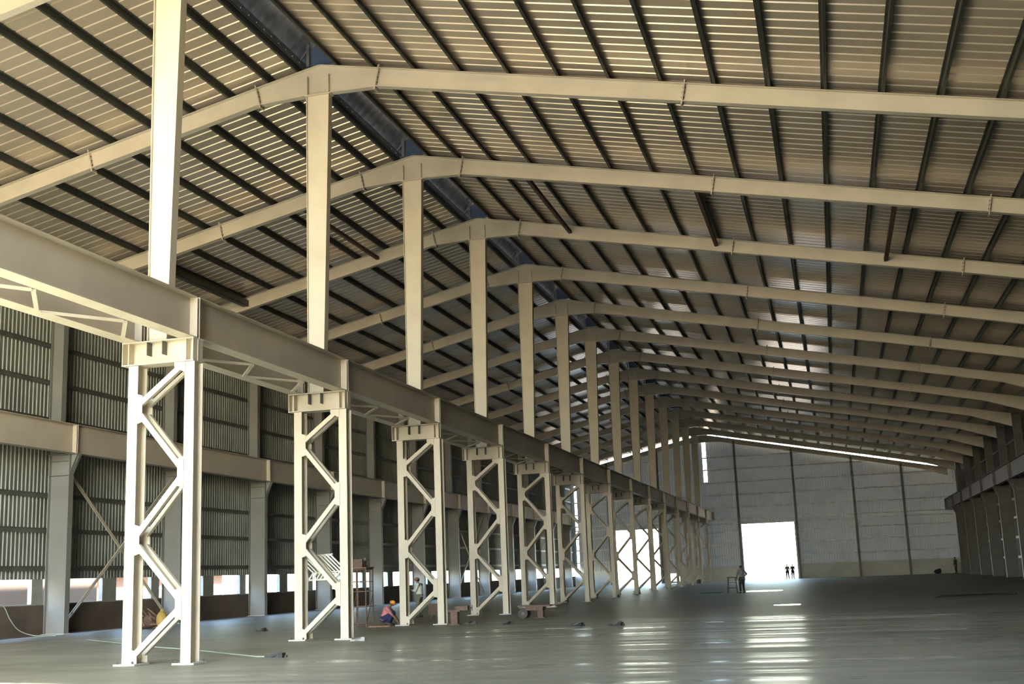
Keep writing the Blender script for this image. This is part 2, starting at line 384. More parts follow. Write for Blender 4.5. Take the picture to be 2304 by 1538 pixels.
for k in range(1, NF+1):
    who = ORD[k-1] if k < NF else 'farthest'
    r = r0 if k == 1 else copy_tree(r0); r.location = (0, FY(k) - (.3 if k == NF else 0), 0)
    tag(r, 'cream steel roof rafter of the %s frame%s' % (who, ' from the camera' if 1 < k < NF else ''), 'rafter', 'roof rafters spanning the hall')
for k in range(1, NF):
    who = ORD[k-1] if k < NF-1 else 'farthest'
    tl = ' from the camera' if 1 < k < NF-1 else ''
    p = p0 if k == 1 else copy_tree(p0); p.location = (0, FY(k), 7.42)
    tag(p, 'tapered cream roof post above the crane girders, %s%s' % (who, tl), 'post', 'tapered posts under the ridge')
    t = t0 if k == 1 else copy_tree(t0); t.location = (0, FY(k), 0)
    tag(t, 'cream lattice crane column with zigzag braces, %s%s' % (who, tl), 'column', 'lattice columns along the centre row')
# struts between the third and fourth frames
for i, (x, lb) in enumerate(((-11.9, 'leftmost strut under the roof between the third and fourth rafters'), (-5.0, 'strut left of the ridge between the third and fourth rafters'),
                 (4.4, 'strut just right of the ridge between the third and fourth rafters'), (10.95, 'middle strut on the right slope between the third and fourth rafters'),
                 (18.0, 'rightmost strut on the right slope between the third and fourth rafters'))):
    g = MB(); wd = .3 if i == 0 else .15; z = zr(x)-.28
    g.box(x-wd/2, x+wd/2, FY(3)+.25, FY(4)+.1, z-wd/2, z-wd/2+.015); g.box(x-wd/2, x+wd/2, FY(3)+.25, FY(4)+.1, z+wd/2-.015, z+wd/2); g.box(x-wd/2, x-wd/2+.015, FY(3)+.25, FY(4)+.1, z-wd/2, z+wd/2); g.box(x+wd/2-.015, x+wd/2, FY(3)+.25, FY(4)+.1, z-wd/2, z+wd/2)
    tag(g.build('roof_strut', 'rust' if i != 0 else 'purlin'), 'dark ' + lb, 'strut', 'struts between two rafters')

# crane girders of the centre row, one span per bay
def make_girder(ln, h=.99):
    t = empty('crane_girder', (0, 0, 0))
    g = MB(); g.box(-.008, .008, 0, ln, .02, h-.02); g.build('web', 'paint_rail', t)
    g = MB(); g.box(-.2, .2, 0, ln, h-.02, h); g.build('top_flange', 'paint_rail', t)
    g = MB(); g.box(-.2, .2, 0, ln, 0, .02); g.build('bottom_flange', 'paint', t)
    g = MB(); g.box(-.2, .2, .0, .016, .02, h-.02); g.build('end_plate', 'paint_rail', t)
    g = MB(); g.box(-.2, .2, ln-.016, ln, .02, h-.02); g.build('end_plate', 'paint_rail', t)
    return t
gd = make_girder(BAY-.10)
first = True
for side, x in (('right', .64), ('left', -.82)):
    for k in range(0, NF):
        t = gd if first else copy_tree(gd); first = False
        t.location = (x, FY(k)+.25, 7.405)
        nm = ('spanning to the nearest lattice column' if k == 0 else 'from the %s lattice column to the end wall' % 'farthest' if k == NF-1 else
              'between the %s and %s lattice columns' % (ORD[k-1], ORD[k] if k < NF-2 else 'farthest'))
        tag(t, 'centre row crane girder, %s line, %s' % (side, nm), 'girder', 'crane girders on the lattice columns')
# horizontal bracing truss between the two girders
def make_truss():
    t = empty('bracing_truss', (0, 0, 0)); xl, xr = -.62, .44; st = 1.55
    for i in range(5):
        a, b_ = ((xr, i*st, 0), (xl, (i+1)*st, 0)) if i % 2 == 0 else ((xl, i*st, 0), (xr, (i+1)*st, 0))
        g = MB(); d = (Vector(b_)-Vector(a)).normalized()*.05; g.bar(Vector(a)+d, Vector(b_)-d, .09, .05); g.build('diagonal', 'paint', t)
    return t
tr0 = make_truss()
for k in range(0, NF-1):
    t = tr0 if k == 0 else copy_tree(tr0); t.location = (0, FY(k)+.60, 7.37)
    nm = 'before the nearest lattice column' if k == 0 else 'between the %s and %s lattice columns' % (ORD[k-1], ORD[k] if k < NF-2 else 'farthest')
    tag(t, 'flat zigzag bracing under the crane girders %s' % nm, 'bracing truss', 'flat bracing between the crane girders')

# ------------------------------------------------------------------ left wall
WY = 43.43
def wcy(j): return WY+BAY*j
JW = range(-6, 12)
def vsheet_y(g, x, y0, y1, z0, z1, pitch=.25, d=.03, sg=1, ztop=None):
    """vertical ribs, sheet in a YZ plane"""
    y = y0
    while y < y1-1e-4:
        ys = [y, min(y+pitch*.55, y1), min(y+pitch*.65, y1), min(y+pitch*.9, y1), min(y+pitch, y1)]; ds = [0, 0, d*sg, d*sg, 0]
        for i in range(4):
            if ys[i+1] > ys[i]: g.add([(x+ds[i],ys[i],z0),(x+ds[i+1],ys[i+1],z0),(x+ds[i+1],ys[i+1],z1),(x+ds[i],ys[i],z1)], [(0,1,2,3)])
        y += pitch
ZS, ZW = 1.25, 2.26       # sill and head of the strip openings
g = MB(); vsheet_y(g, XL, YN, YE+.27, ZW, zr(XL)+PUR+.03, .25, .035, 1)
wl = tag(g.build('wall_left', 'wallsheet'), kind='structure'); md = wl.modifiers.new('thickness', 'SOLIDIFY'); md.thickness = .01
g = MB(); g.box(XL-.15, XL+.15, YN, YE, 0, ZS-.02); g.build('plinth', 'lowwall', wl)
g = MB(); g.box(XL-.18, XL+.18, YN, YE, ZS-.05, ZS); g.build('sill', 'pier', wl)
for j in JW:
    g = MB(); y = wcy(j)
    for a, b_ in ((-.35, .35), (1.85, 2.05) if False else (4.62, 5.70), (7.0, 7.0)):
        if b_ > a: g.box(XL-.12, XL+.08, y+a, y+b_, ZS, ZW)
    g.build('window_pier', 'pier', wl)
GZ = [2.70, 4.27, 5.73, 8.95, 10.55, 12.15, 13.6]
for i, z in enumerate(GZ):
    g = MB(); g.box(XL+.06, XL+.07, YN, YE, z-.1, z+.1); g.box(XL+.06, XL+.14, YN, YE, z+.09, z+.1); g.box(XL+.06, XL+.14, YN, YE, z-.1, z-.09)
    tag(g.build('wall_girt', 'girt'), 'dark horizontal wall girt on the left wall, %s from the floor' % ('lowest' if i == 0 else ORD[i]), 'girt', 'girts along the left wall')
def make_wcol(mx=1):
    """left wall column: inner flange towards +x"""
    t = empty('wall_column', (0, 0, 0)); y0 = 0; bf = .32
    def ib(g, xa, xb, z0, z1):
        x0, x1 = sorted((mx*xa, mx*xb))
        g.box(x0, x0+.02, 0, bf, z0, z1); g.box(x1-.02, x1, 0, bf, z0, z1); g.box(x0+.02, x1-.02, bf/2-.008, bf/2+.008, z0, z1)
    g = MB(); ib(g, -.40, .58, 0, 7.38); g.build('lower_shaft', 'colpaint', t)
    g = MB(); ib(g, -.50, .10, 7.4, 14.6 if mx > 0 else 12.2); g.build('upper_shaft', 'colpaint', t)
    g = MB(); x0, x1 = sorted((mx*-.45, mx*.95)); g.box(x0, x1, -.02, bf+.02, 7.37, 7.40)
    g.poly([(mx*.58, .14, 7.37), (mx*.95, .14, 7.37), (mx*.90, .14, 7.2), (mx*.58, .14, 6.55)], (0, .02, 0)); g.poly([(mx*.95, 0, 7.37), (mx*.95, bf, 7.37), (mx*.58, bf, 6.55), (mx*.58, 0, 6.55)], (mx*-.015, 0, 0))
    g.build('girder_bracket', 'colpaint', t)
    g = MB(); x0, x1 = sorted((mx*-.38, mx*.56))
    for z in (6.5, 7.1): g.box(x0, x1, 0, bf, z, z+.015)
    g.build('web_stiffener', 'colpaint', t)
    g = MB(); x0, x1 = sorted((mx*-.46, mx*.64)); g.box(x0, x1, -.06, bf+.06, .003, .035); g.build('base_plate', 'grout', t)
    return t
wc0 = make_wcol(1); first = True
vis = [j for j in range(0, 12)]
for j in vis:
    t = wc0 if first else copy_tree(wc0); first = False
    t.location = (-16.42, wcy(j), 0)
    tag(t, 'grey-cream stepped wall column against the left wall, %s%s' % (ORD[j] if j < 11 else 'farthest', ' from the camera' if 0 < j < 11 else ''), 'column', 'wall columns along the left wall')
gl = make_girder(BAY-.08, 1.22); first = True
for c in gl.children: c.data.materials[0] = M['paint_rail']
for j in range(-1, 11):
    t = gl if first else copy_tree(gl); first = False
    t.location = (-15.80, wcy(j)+.2, 7.405)
    nm = 'running to the nearest wall column' if j == -1 else 'between the %s and %s wall columns' % (ORD[j], ORD[j+1] if j < 10 else 'farthest')
    tag(t, 'crane girder along the left wall %s' % nm, 'girder', 'crane girders along the left wall')
def xbrace(j0, lbl):
    x = -16.35
    for (a, b_, s) in (((x, wcy(j0)+.35, 7.0), (x, wcy(j0+1)-.1, .25), 'falling away from the camera'), ((x+.12, wcy(j0)+.35, .25), (x+.12, wcy(j0+1)-.1, 7.0), 'rising away from the camera')):
        g = MB(); a = Vector(a); b_ = Vector(b_)
        for o_ in (-.045, .045):
            d = (b_-a).normalized(); nrm = d.cross(Vector((1,0,0))).normalized()*o_
            g.bar(a+nrm, b_+nrm, .05, .05)
        for q in range(1, 12):
            p = a.lerp(b_, q/12); g.box(p.x-.02, p.x+.02, p.y-.05, p.y+.05, p.z-.05, p.z+.05)
        tag(g.build('wall_brace', 'paint_rail'), 'double angle diagonal brace %s, %s' % (lbl, s), 'brace', 'diagonal braces on the left wall')
xbrace(0, 'between the nearest left wall columns')
xbrace(6, 'past the seventh left wall column')

# ------------------------------------------------------------------ right wall
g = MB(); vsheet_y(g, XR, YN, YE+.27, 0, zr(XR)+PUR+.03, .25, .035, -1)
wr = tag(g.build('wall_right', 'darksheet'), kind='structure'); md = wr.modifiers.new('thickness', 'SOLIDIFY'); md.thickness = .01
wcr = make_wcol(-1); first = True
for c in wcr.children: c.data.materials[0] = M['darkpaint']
for k in range(8, NF):
    t = wcr if first else copy_tree(wcr); first = False
    t.location = (28.85, FY(k), 0); i = k-8
    tag(t, 'shadowed stepped wall column against the right wall, %s in view%s' % ('nearest' if i == 0 else (ORD[i] if k < NF-1 else 'farthest'), ''), 'column', 'wall columns along the right wall')
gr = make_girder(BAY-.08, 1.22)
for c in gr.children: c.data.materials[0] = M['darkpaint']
for j in range(7, NF):
    t = gr if j == 7 else copy_tree(gr); t.location = (28.2, FY(j)+.2, 7.405)
    i = j-7
    tag(t, 'dark crane girder span along the right wall, %s in view' % ('nearest' if i == 0 else (ORD[i] if j < NF-1 else 'farthest')), 'girder', 'crane girders along the right wall')
for i, z in enumerate((1.6, 3.2, 4.8, 6.3, 9.2, 10.8)):
    g = MB(); g.box(XR-.16, XR-.05, YN, YE, z-.1, z-.09); g.box(XR-.06, XR-.05, YN, YE, z-.1, z+.1); g.box(XR-.16, XR-.05, YN, YE, z+.09, z+.1)
    tag(g.build('wall_girt', 'girt'), 'dark horizontal wall girt on the shadowed right wall, %s from the floor' % ('lowest' if i == 0 else ORD[i]), 'girt', 'girts along the right wall')

# ------------------------------------------------------------------ gable walls
HOLES = [(4.10, 10.42, -1, 6.80), (-12.0, -6.25, -1, 6.72), (-5.04, -3.75, .18, 1.16), (-.12, .34, 12.2, 30), (-16.78, -16.48, .5, 12.6)]
def zgap(x): return (17.97 - .203*x + max(0, x-28.3)*.35) if x > 0 else 18.16 + .222*x
def vsheet_x(g, y, x0, x1, z0f, z1f, pitch, d, holes, sg=-1):
    edges = sorted(set([x0, x1] + [h[0] for h in holes] + [h[1] for h in holes]))
    edges = [e for e in edges if x0 <= e <= x1]
    for a, b_ in zip(edges[:-1], edges[1:]):
        mid = (a+b_)/2
        iv = [(z0f, None)]
        cut = [h for h in holes if h[0] <= mid <= h[1]]
        n = max(1, round((b_-a)/pitch)); pt = (b_-a)/n
        for i in range(n):
            xs = [a+i*pt, a+i*pt+pt*.55, a+i*pt+pt*.68, a+i*pt+pt*.87, a+(i+1)*pt]; ds = [0, 0, d, d, 0]
            for q in range(4):
                segs = [(z0f, None)]
                for h in cut:
                    out = []
                    for s0, s1 in segs:
                        top = 99 if s1 is None else s1
                        if h[2] > s0: out.append((s0, min(h[2], top)))
                        if h[3] < top: out.append((max(h[3], s0), s1))
                    segs = out
                for s0, s1 in segs:
                    za = z1f(xs[q]) if s1 is None else min(s1, z1f(xs[q])); zb = z1f(xs[q+1]) if s1 is None else min(s1, z1f(xs[q+1]))
                    if za > s0: g.add([(xs[q], y+sg*ds[q], s0), (xs[q+1], y+sg*ds[q+1], s0), (xs[q+1], y+sg*ds[q+1], zb), (xs[q], y+sg*ds[q], za)], [(0,1,2,3)])
YW = YE+.22
g = MB(); vsheet_x(g, YW, XL, XR, 1.75, zgap, .3, .035, HOLES)
we = tag(g.build('wall_end', 'endsheet'), kind='structure')
g = MB()
xs = sorted([XL, XR] + [h[i] for h in HOLES[:3] for i in (0, 1)])
for a, b_ in zip(xs[:-1], xs[1:]):
    mid = (a+b_)/2
    if any(h[0] <= mid <= h[1] and h[2] < 0 for h in HOLES[:2]): continue
    if HOLES[2][0] <= mid <= HOLES[2][1]: g.box(a, b_, YW-.05, YW+.15, 0, .18); g.box(a, b_, YW-.05, YW+.15, 1.16, 1.78); continue
    g.box(a, b_, YW-.05, YW+.15, 0, 1.78)
g.build('plinth', 'endplinth', we)
# door frames
for n, h in enumerate(HOLES[:2]):
    g = MB(); g.box(h[0]-.12, h[0], YW-.1, YW+.1, 0, h[3]+.12); g.box(h[1], h[1]+.12, YW-.1, YW+.1, 0, h[3]+.12); g.box(h[0], h[1], YW-.1, YW+.1, h[3], h[3]+.12)
    tag(g.build('door_%d' % (n+1), 'girtlight'), kind='structure')
# gable posts
GX = (-12.35, -5.9, 3.85, 10.75, 17.75, 23.45)
for i, x in enumerate(GX):
    g = MB(); zt = zgap(x)-.1
    g.box(x-.13, x+.13, YW-.48, YW-.465, 0, zt); g.box(x-.13, x+.13, YW-.135, YW-.12, 0, zt); g.box(x-.01, x+.01, YW-.47, YW-.12, 0, zt)
    lb = ('dark end wall post left of the left doorway', 'dark end wall post right of the left doorway', 'dark end wall post left of the right doorway', 'dark end wall post right of the right doorway', 'dark end wall post midway between right doorway and far corner', 'dark end wall post nearest the right corner')[i]
    tag(g.build('end_wall_post', 'girt'), lb, 'post', 'posts of the far end wall')
def cutspans(z):
    sp = [(XL+.1, XR-.2)]
    for h in HOLES:
        if h[2] < z < h[3] and h[1]-h[0] > .6:
            out = []
            for a, b_ in sp:
                if h[0] > a: out.append((a, min(h[0]-.12, b_)))
                if h[1] < b_: out.append((max(h[1]+.12, a), b_))
            sp = out
    # clip under the roof
    res = []
    for a, b_ in sp:
        lim_r = (17.6-z)/.203; lim_l = -(17.6-z)/.222
        a2, b2 = max(a, lim_l), min(b_, lim_r)
        if b2 > a2: res.append((a2, b2))
    return res
for i, z in enumerate((2.87, 4.42, 5.88, 6.90, 7.40, 8.88, 10.45, 12.03, 13.66, 15.2)):
    sp = cutspans(z); names = {3: [' at the left corner', ' between the two doorways', ' right of the right doorway'], 1: ['']}.get(len(sp), ['', '', '', ''])
    lvl = 'lowest' if i == 0 else ORD[i]+' from floor,'
    for (a, b_), nm in zip(sp, names):
        g = MB(); g.box(a, b_, YW-.12, YW-.05, z+.07, z+.08); g.box(a, b_, YW-.06, YW-.05, z-.08, z+.07)
        tag(g.build('end_wall_girt', 'girtlight'), 'pale end wall girt, %s%s' % (lvl.rstrip(',') if not nm else lvl, nm), 'girt', 'girts of the far end wall')
# near gable behind the camera: unseen cladding, opening sized to shape the daylight inside
g = MB()
def znear(x): return zr(x)+PUR
vsheet_x(g, YN, 10.5, XR, 0, znear, .3, .035, [], 1); vsheet_x(g, YN, XL, -8.0, 0, znear, .3, .035, [], 1)
wn = tag(g.build('wall_near', 'wallsheet'), kind='structure'); md = wn.modifiers.new('thickness', 'SOLIDIFY'); md.thickness = .01

# ------------------------------------------------------------------ outside left: neighbouring building, yard fence
b = empty('neighbour_building', (-27, 45, 0), 'pale pink rendered building seen through the low openings at left', 'building')
g = MB(); g.box(-3, 3, -18, 12.8, -.05, 5.5); g.build('wall', 'facade', b)
g = MB(); g.box(-3.4, 3.4, -18.4, 13.2, 5.5, 5.75); g.build('roof_slab', 'pier', b)
g = MB(); g.tube([(3.1, 9.5, 0), (3.1, 9.5, 5.3)], .06); g.build('downpipe', 'white', b)
f = empty('yard_fence', (-27, 66, 0), 'thin white pipe fence in the yard beyond the left wall openings', 'fence')
for i in range(12): g = MB(); g.tube([(0, i*2.4, -.05), (0, i*2.4, 2.6)], .05, 6); g.build('fence_post', 'white', f)
for z in (.9, 1.7, 2.5): g = MB(); g.tube([(0, 0, z), (0, 26.4, z)], .035, 6); g.build('fence_rail', 'white', f)
s = empty('yard_shed', (-39, 78, 0), 'low brown shed behind the white fence outside', 'shed')
g = MB(); g.box(-4, 4, -12, 14, -.05, 2.7); g.build('wall', 'rust', s)
g = MB(); g.poly([(-4.4, -12.4, 2.7), (4.4, -12.4, 2.7), (0, -12.4, 3.6)], (0, 26.8, 0)); g.build('roof', 'lowwall', s)
# ------------------------------------------------------------------ people
def skin_obj(name, pts, edges, radii, m, parent, lv=1, root=0):
    me = bpy.data.meshes.new(name); me.from_pydata([tuple(p) for p in pts], edges, []); me.update(); me.materials.append(M[m])
    o = bpy.data.objects.new(name, me); COL.objects.link(o); o.parent = parent
    md = o.modifiers.new('skin', 'SKIN'); md.use_smooth_shade = True
    for i, r in enumerate(radii):
        me.skin_vertices[0].data[i].radius = (r, r) if not isinstance(r, tuple) else r
        me.skin_vertices[0].data[i].use_root = (i == root)
    sb = o.modifiers.new('smooth', 'SUBSURF'); sb.levels = lv; sb.render_levels = lv
    return o
def person(loc, rz, J, label, shirt, trousers, hat=None, hatmat='hair', group=None, sleeve=True, skirt=False, s=1.0):
    """J: joints in metres, x = facing direction, y = left, z up"""
    t = empty('person', loc, label, 'person', group, rz); t.scale = (s, s, s)
    V = {k: Vector(v) for k, v in J.items()}
    pts, ed, rad, idx = [], [], [], {}
    def P(n, p, r): idx[n] = len(pts); pts.append(Vector(p)); rad.append(r)
    def E_(a, b_): ed.append((idx[a], idx[b_]))
    P('pel', V['pelvis'], .115); P('waist', V['pelvis'].lerp(V['chest'], .5), .105); P('chest', V['chest'], .125); P('neck', V['neck'], .052); P('chin', V['neck'].lerp(V['head'], .5), .062)
    P('head', V['head'], .088); P('crown', V['head']+(V['head']-V['neck']).normalized()*.09, .060)
    for a, b_ in (('pel','waist'),('waist','chest'),('chest','neck'),('neck','chin'),('chin','head'),('head','crown')): E_(a, b_)
    for s_ in 'LR':
        P('sh'+s_, V['sh'+s_], .056); P('el'+s_, V['el'+s_], .042); P('wr'+s_, V['wr'+s_], .028)
        d = (V['wr'+s_]-V['el'+s_]).normalized(); P('pa'+s_, V['wr'+s_]+d*.075, .030)
        E_('chest','sh'+s_); E_('sh'+s_,'el'+s_); E_('el'+s_,'wr'+s_); E_('wr'+s_,'pa'+s_)
        side = d.cross(Vector((1,0,0)) if abs(d.x) < .8 else Vector((0,0,1))).normalized(); crl = d.cross(side)
        for f in range(4):
            o_ = (f-1.5)*.019; L_ = (.066,.078,.074,.058)[f]
            P('f%d%s' % (f, s_), V['wr'+s_]+d*(.10)+side*o_, .0095); P('g%d%s' % (f, s_), V['wr'+s_]+d*(.10+L_*.6)+side*o_+crl*.012, .0085); P('h%d%s' % (f, s_), V['wr'+s_]+d*(.10+L_)+side*o_+crl*.034, .007)
            E_('pa'+s_, 'f%d%s' % (f, s_)); E_('f%d%s' % (f, s_), 'g%d%s' % (f, s_)); E_('g%d%s' % (f, s_), 'h%d%s' % (f, s_))
        P('t'+s_, V['wr'+s_]+d*.055+side*.045, .011); P('u'+s_, V['wr'+s_]+d*.095+side*.06+crl*.01, .009); E_('pa'+s_,'t'+s_); E_('t'+s_,'u'+s_)
        P('hi'+s_, V['hi'+s_], .088); P('kn'+s_, V['kn'+s_], .056); P('an'+s_, V['an'+s_], .038); P('to'+s_, V['to'+s_], .033)
        E_('pel','hi'+s_); E_('hi'+s_,'kn'+s_); E_('kn'+s_,'an'+s_); E_('an'+s_,'to'+s_)
    body = skin_obj('body', pts, ed, rad, 'skin', t, 1)
    up_ = (V['head']-V['neck']).normalized(); fr = Vector(J.get('face', (1, 0, 0))).normalized(); sd = up_.cross(fr).normalized()
    H = V['head']
    g = MB(); g.ell(H+fr*.100-up_*.005, (.018,.014,.024), 8, 6); g.build('nose', 'skin', body, True)
    for q in (-1, 1):
        g = MB(); g.ell(H+sd*q*.032+fr*.088+up_*.022, (.012,.012,.008), 8, 6); g.build('eye', 'hair', body, True)
        g = MB(); g.ell(H+sd*q*.090, (.018,.012,.030), 8, 6); g.build('ear', 'skin', body, True)
    g = MB(); g.ell(H+fr*.088-up_*.038, (.010,.024,.006), 8, 6); g.build('mouth', 'cyl', body, True)
    g = MB(); g.ell(H-fr*.02+up_*.045, (.100,.095,.085), 14, 10); g.build('hair', 'hair', t, True)
    if hat:
        g = MB(); c = H+up_*.075-fr*.005; g.ell(c, (.118,.108,.080), 16, 10)
        g.tube([c+fr*.02+up_*-.012, c+fr*.02], [.135, .118], 16)
        if hat == 'cap' or hat == 'helmet': g.poly([c+fr*.09+sd*.08, c+fr*.175+sd*.045, c+fr*.175-sd*.045, c+fr*.09-sd*.08], up_*.01)
        g.build('hard_hat' if hat == 'helmet' else 'cap', hatmat, t, True)
    # clothes
    ax = (V['chest']-V['pelvis']); g = MB()
    g.tube([V['pelvis']-ax*.18, V['pelvis'], V['pelvis']+ax*.45, V['chest'], V['chest'].lerp(V['neck'], .55), V['chest'].lerp(V['neck'], .85)], [.158, .160, .150, .165, .13, .07], 16)
    g.tube([V['shR'], V['chest'].lerp(V['neck'], .45)-V['shR']*0, V['shL']], [.080, .10, .080], 12)
    for s_ in 'LR':
        g.ell(V['sh'+s_], (.082,.082,.082), 12, 8)
        g.tube([V['sh'+s_], V['sh'+s_].lerp(V['el'+s_], .5), V['el'+s_]], [.080, .068, .058], 12); g.ell(V['el'+s_], (.057,.057,.057), 12, 8)
        if sleeve: g.tube([V['el'+s_], V['el'+s_].lerp(V['wr'+s_], .88)], [.057, .042], 12)
    g.build('shirt', shirt, t, True)
    g = MB(); g.ell(V['pelvis']+Vector((0,0,.01)), (.165,.170,.15), 16, 10)
    for s_ in 'LR':
        low = V['kn'+s_].lerp(V['an'+s_], .9 if not skirt else .75)
        g.tube([V['hi'+s_], V['hi'+s_].lerp(V['kn'+s_], .5), V['kn'+s_]], [.118, .100, .082 if not skirt else .13], 12); g.ell(V['kn'+s_], (.082,.082,.082), 12, 8)
        g.tube([V['kn'+s_], low], [.082 if not skirt else .13, .062 if not skirt else .14], 12)
    g.build('lower_garment' if skirt else 'trousers', trousers, t, True)
    for s_ in 'LR':
        g = MB(); a = V['an'+s_]; b_ = V['to'+s_]; g.tube([Vector((a.x-.06*(b_-a).normalized().x, a.y, .045)), Vector((a.x, a.y, .048)), Vector((b_.x, b_.y, .04)), b_+(b_-a)*.25], [.040, .048, .044, .02], 10); g.build('shoe', 'dark', t, True)
    return t
STAND = dict(pelvis=(0,0,.95), chest=(0,0,1.32), neck=(.01,0,1.48), head=(.03,0,1.62),
    shL=(0,.18,1.42), shR=(0,-.18,1.42), elL=(.02,.24,1.14), elR=(.02,-.24,1.14), wrL=(.12,.22,.92), wrR=(.12,-.22,.92),
    hiL=(0,.09,.92), hiR=(0,-.09,.92), knL=(.03,.11,.50), knR=(.02,-.11,.50), anL=(0,.12,.09), anR=(-.02,-.12,.09), toL=(.16,.14,.04), toR=(.14,-.14,.04))
def pose(**k): d = dict(STAND); d.update(k); return d
SQUAT = dict(pelvis=(-.12,0,.27), chest=(.02,0,.58), neck=(.09,0,.70), head=(.17,0,.79), face=(.85,0,-.5),
    shL=(.03,.18,.64), shR=(.03,-.18,.64), elL=(.22,.22,.42), elR=(.24,-.20,.40), wrL=(.38,.12,.22), wrR=(.40,-.10,.20),
    hiL=(-.10,.10,.26), hiR=(-.10,-.10,.26), knL=(.22,.17,.46), knR=(.22,-.17,.44), anL=(.06,.16,.09), anR=(.06,-.16,.09), toL=(.21,.18,.04), toR=(.21,-.18,.04))
person((-1.52, 42.75, 0), .15, SQUAT, 'squatting person in orange hard hat working on the floor beside the third lattice column', 'pink', 'navy', 'helmet', 'orange', sleeve=False)
person((-3.25, 51.4, 0), math.radians(175), pose(elL=(.10,.26,1.16), wrL=(.30,.16,1.20), elR=(.08,-.25,1.15), wrR=(.30,-.12,1.14), chest=(.03,0,1.32), neck=(.06,0,1.47), head=(.10,0,1.60)),
       'standing person in brown cap, pale shirt and khaki trousers behind the third lattice column', 'shirt', 'khaki', 'cap', 'wood')
person((8.93, 79.0, 0), math.radians(120), pose(elR=(-.05,-.36,1.20), wrR=(.06,-.20,1.02), elL=(.1,.24,1.14), wrL=(.24,.2,1.0)),
       'person in grey shirt standing beside the brown stool, left of the right doorway', 'greycloth', 'darkcloth', None)
person((9.25, 148.6, 0), math.radians(100), pose(knL=(.14,.10,.50), anL=(.16,.1,.09), toL=(.3,.12,.05), knR=(-.05,-.10,.50), anR=(-.28,-.1,.12), toR=(-.14,-.12,.04), wrL=(-.1,.24,.9), wrR=(.2,-.22,.95)),
       'distant person walking in the bright right doorway, the left one of the two', 'greycloth', 'navy', None)
person((9.85, 149.1, 0), math.radians(80), pose(), 'distant dark-clothed person in the bright right doorway, the right one of the two', 'darkcloth', 'darkcloth', None)
person((28.0, 145.0, 0), math.radians(200), pose(), 'dark silhouetted person standing in the far right corner of the hall', 'darkcloth', 'darkcloth', None, s=1.05)
person((-14.3, 79.5, 0), math.radians(-60), pose(), 'person in white cap and maroon lower garment near the left wall', 'greycloth', 'cyl', 'cap', 'white', skirt=True)

# ------------------------------------------------------------------ things on the floor
# trolley beside the fifth lattice column
t = empty('flat_trolley', (3.2, 46.4, 0), 'brown flat trolley with one wheel and a post leg, right of the fourth lattice column', 'trolley')
g = MB(); g.box(-.55, .75, -.3, .3, .44, .50); g.box(-.25, .45, -.25, .25, .30, .44); g.build('deck', 'rust', t)
for y in (-.22, .22):
    g = MB(); g.tube([(-.35, y-.04, .19), (-.35, y+.04, .19)], .19, 18); wh = g.build('wheel', 'dark', t); g = MB(); g.tube([(-.35, y-.05, .19), (-.35, y+.05, .19)], .07, 12); g.build('hub', 'rust', wh)
    g = MB(); g.bar((-.35, y*.7, .19), (-.2, y*.7, .44), .05, .05); g.build('wheel_bracket', 'rust', t)
g = MB(); g.box(.2, .42, -.11, .11, .02, .31); g.box(.12, .5, -.18, .18, 0, .03); g.build('post_leg', 'rust', t)
g = MB(); g.tube([(.75, 0, .47), (1.1, 0, .52), (1.35, 0, .62)], .02, 8); g.tube([(1.35, -.18, .62), (1.35, .18, .62)], .018, 8); g.build('drawbar', 'rust', t)
# bench machine beside the third lattice column
t = empty('bench_vice_stand', (1.38, 42.0, 0), 'small rusty machine on a square pedestal, right foot of the third lattice column', 'machine')
g = MB(); g.box(-.13, .13, -.13, .13, .03, .46); g.box(-.22, .22, -.22, .22, 0, .03); g.build('pedestal', 'rust', t)
g = MB(); g.box(-.20, .22, -.14, .14, .46, .53); g.box(.08, .52, -.12, .12, .50, .66); g.tube([(.0, 0, .60), (.08, 0, .60)], .05, 10); g.build('machine_head', 'rust', t)
g = MB(); g.tube([(.52, 0, .58), (.66, 0, .58)], .02, 8); g.tube([(.66, 0, .48), (.66, 0, .68)], .014, 8); g.build('crank_handle', 'bolt', t)
# rusty box behind the third column
t = empty('rusty_box', (-1.85, 49.6, 0), 'low rusty box standing on legs behind the third lattice column', 'box')
g = MB(); g.box(-.3, .3, -.25, .25, .15, .55); g.build('box_body', 'rust', t); g = MB(); g.box(-.33, .33, -.28, .28, .55, .60); g.build('lid', 'rust', t)
for a in (-.25, .25):
    for b_ in (-.2, .2): g = MB(); g.box(a-.03, a+.03, b_-.03, b_+.03, 0, .15); g.build('leg', 'rust', t)
# offcuts
def offcut(loc, lb, n, sc_=1.0, m='dark'):
    g = MB(); rr = random.Random(int(loc[0]*100)+n)
    L_ = .28*sc_; g.bar((-L_, 0, .03), (L_, .06, .03), .05, .05); g.bar((-L_*.3, -.05, .05), (L_*.5, .10, .12*sc_), .06, .05); g.box(L_*.4, L_*.4+.12, -.06, .08, .0, .11)
    o = g.build('steel_offcut', m); o.location = loc; o.rotation_euler = (0, 0, rr.random()*1.5-.7); tag(o, lb, 'scrap metal', 'steel offcuts on the floor')
offcut((3.68, 40.9, 0), 'small dark steel offcut on the floor left of the trolley', 1, .7)
offcut((6.65, 38.3, 0), 'dark steel offcut on the floor between trolley and left door reflection', 2)
offcut((8.0, 37.9, 0), 'dark steel offcut on the floor at the left door reflection', 3)
offcut((1.85, 42.4, 0), 'dark steel offcut right of the rusty pedestal machine', 4, .8)
offcut((1.50, 32.5, 0), 'pale steel clamp at the foot of the second lattice column', 5, .8, 'grey')
offcut((2.05, 26.1, 0), 'dark tool lying at the end of the pale hose', 6, 1.0)
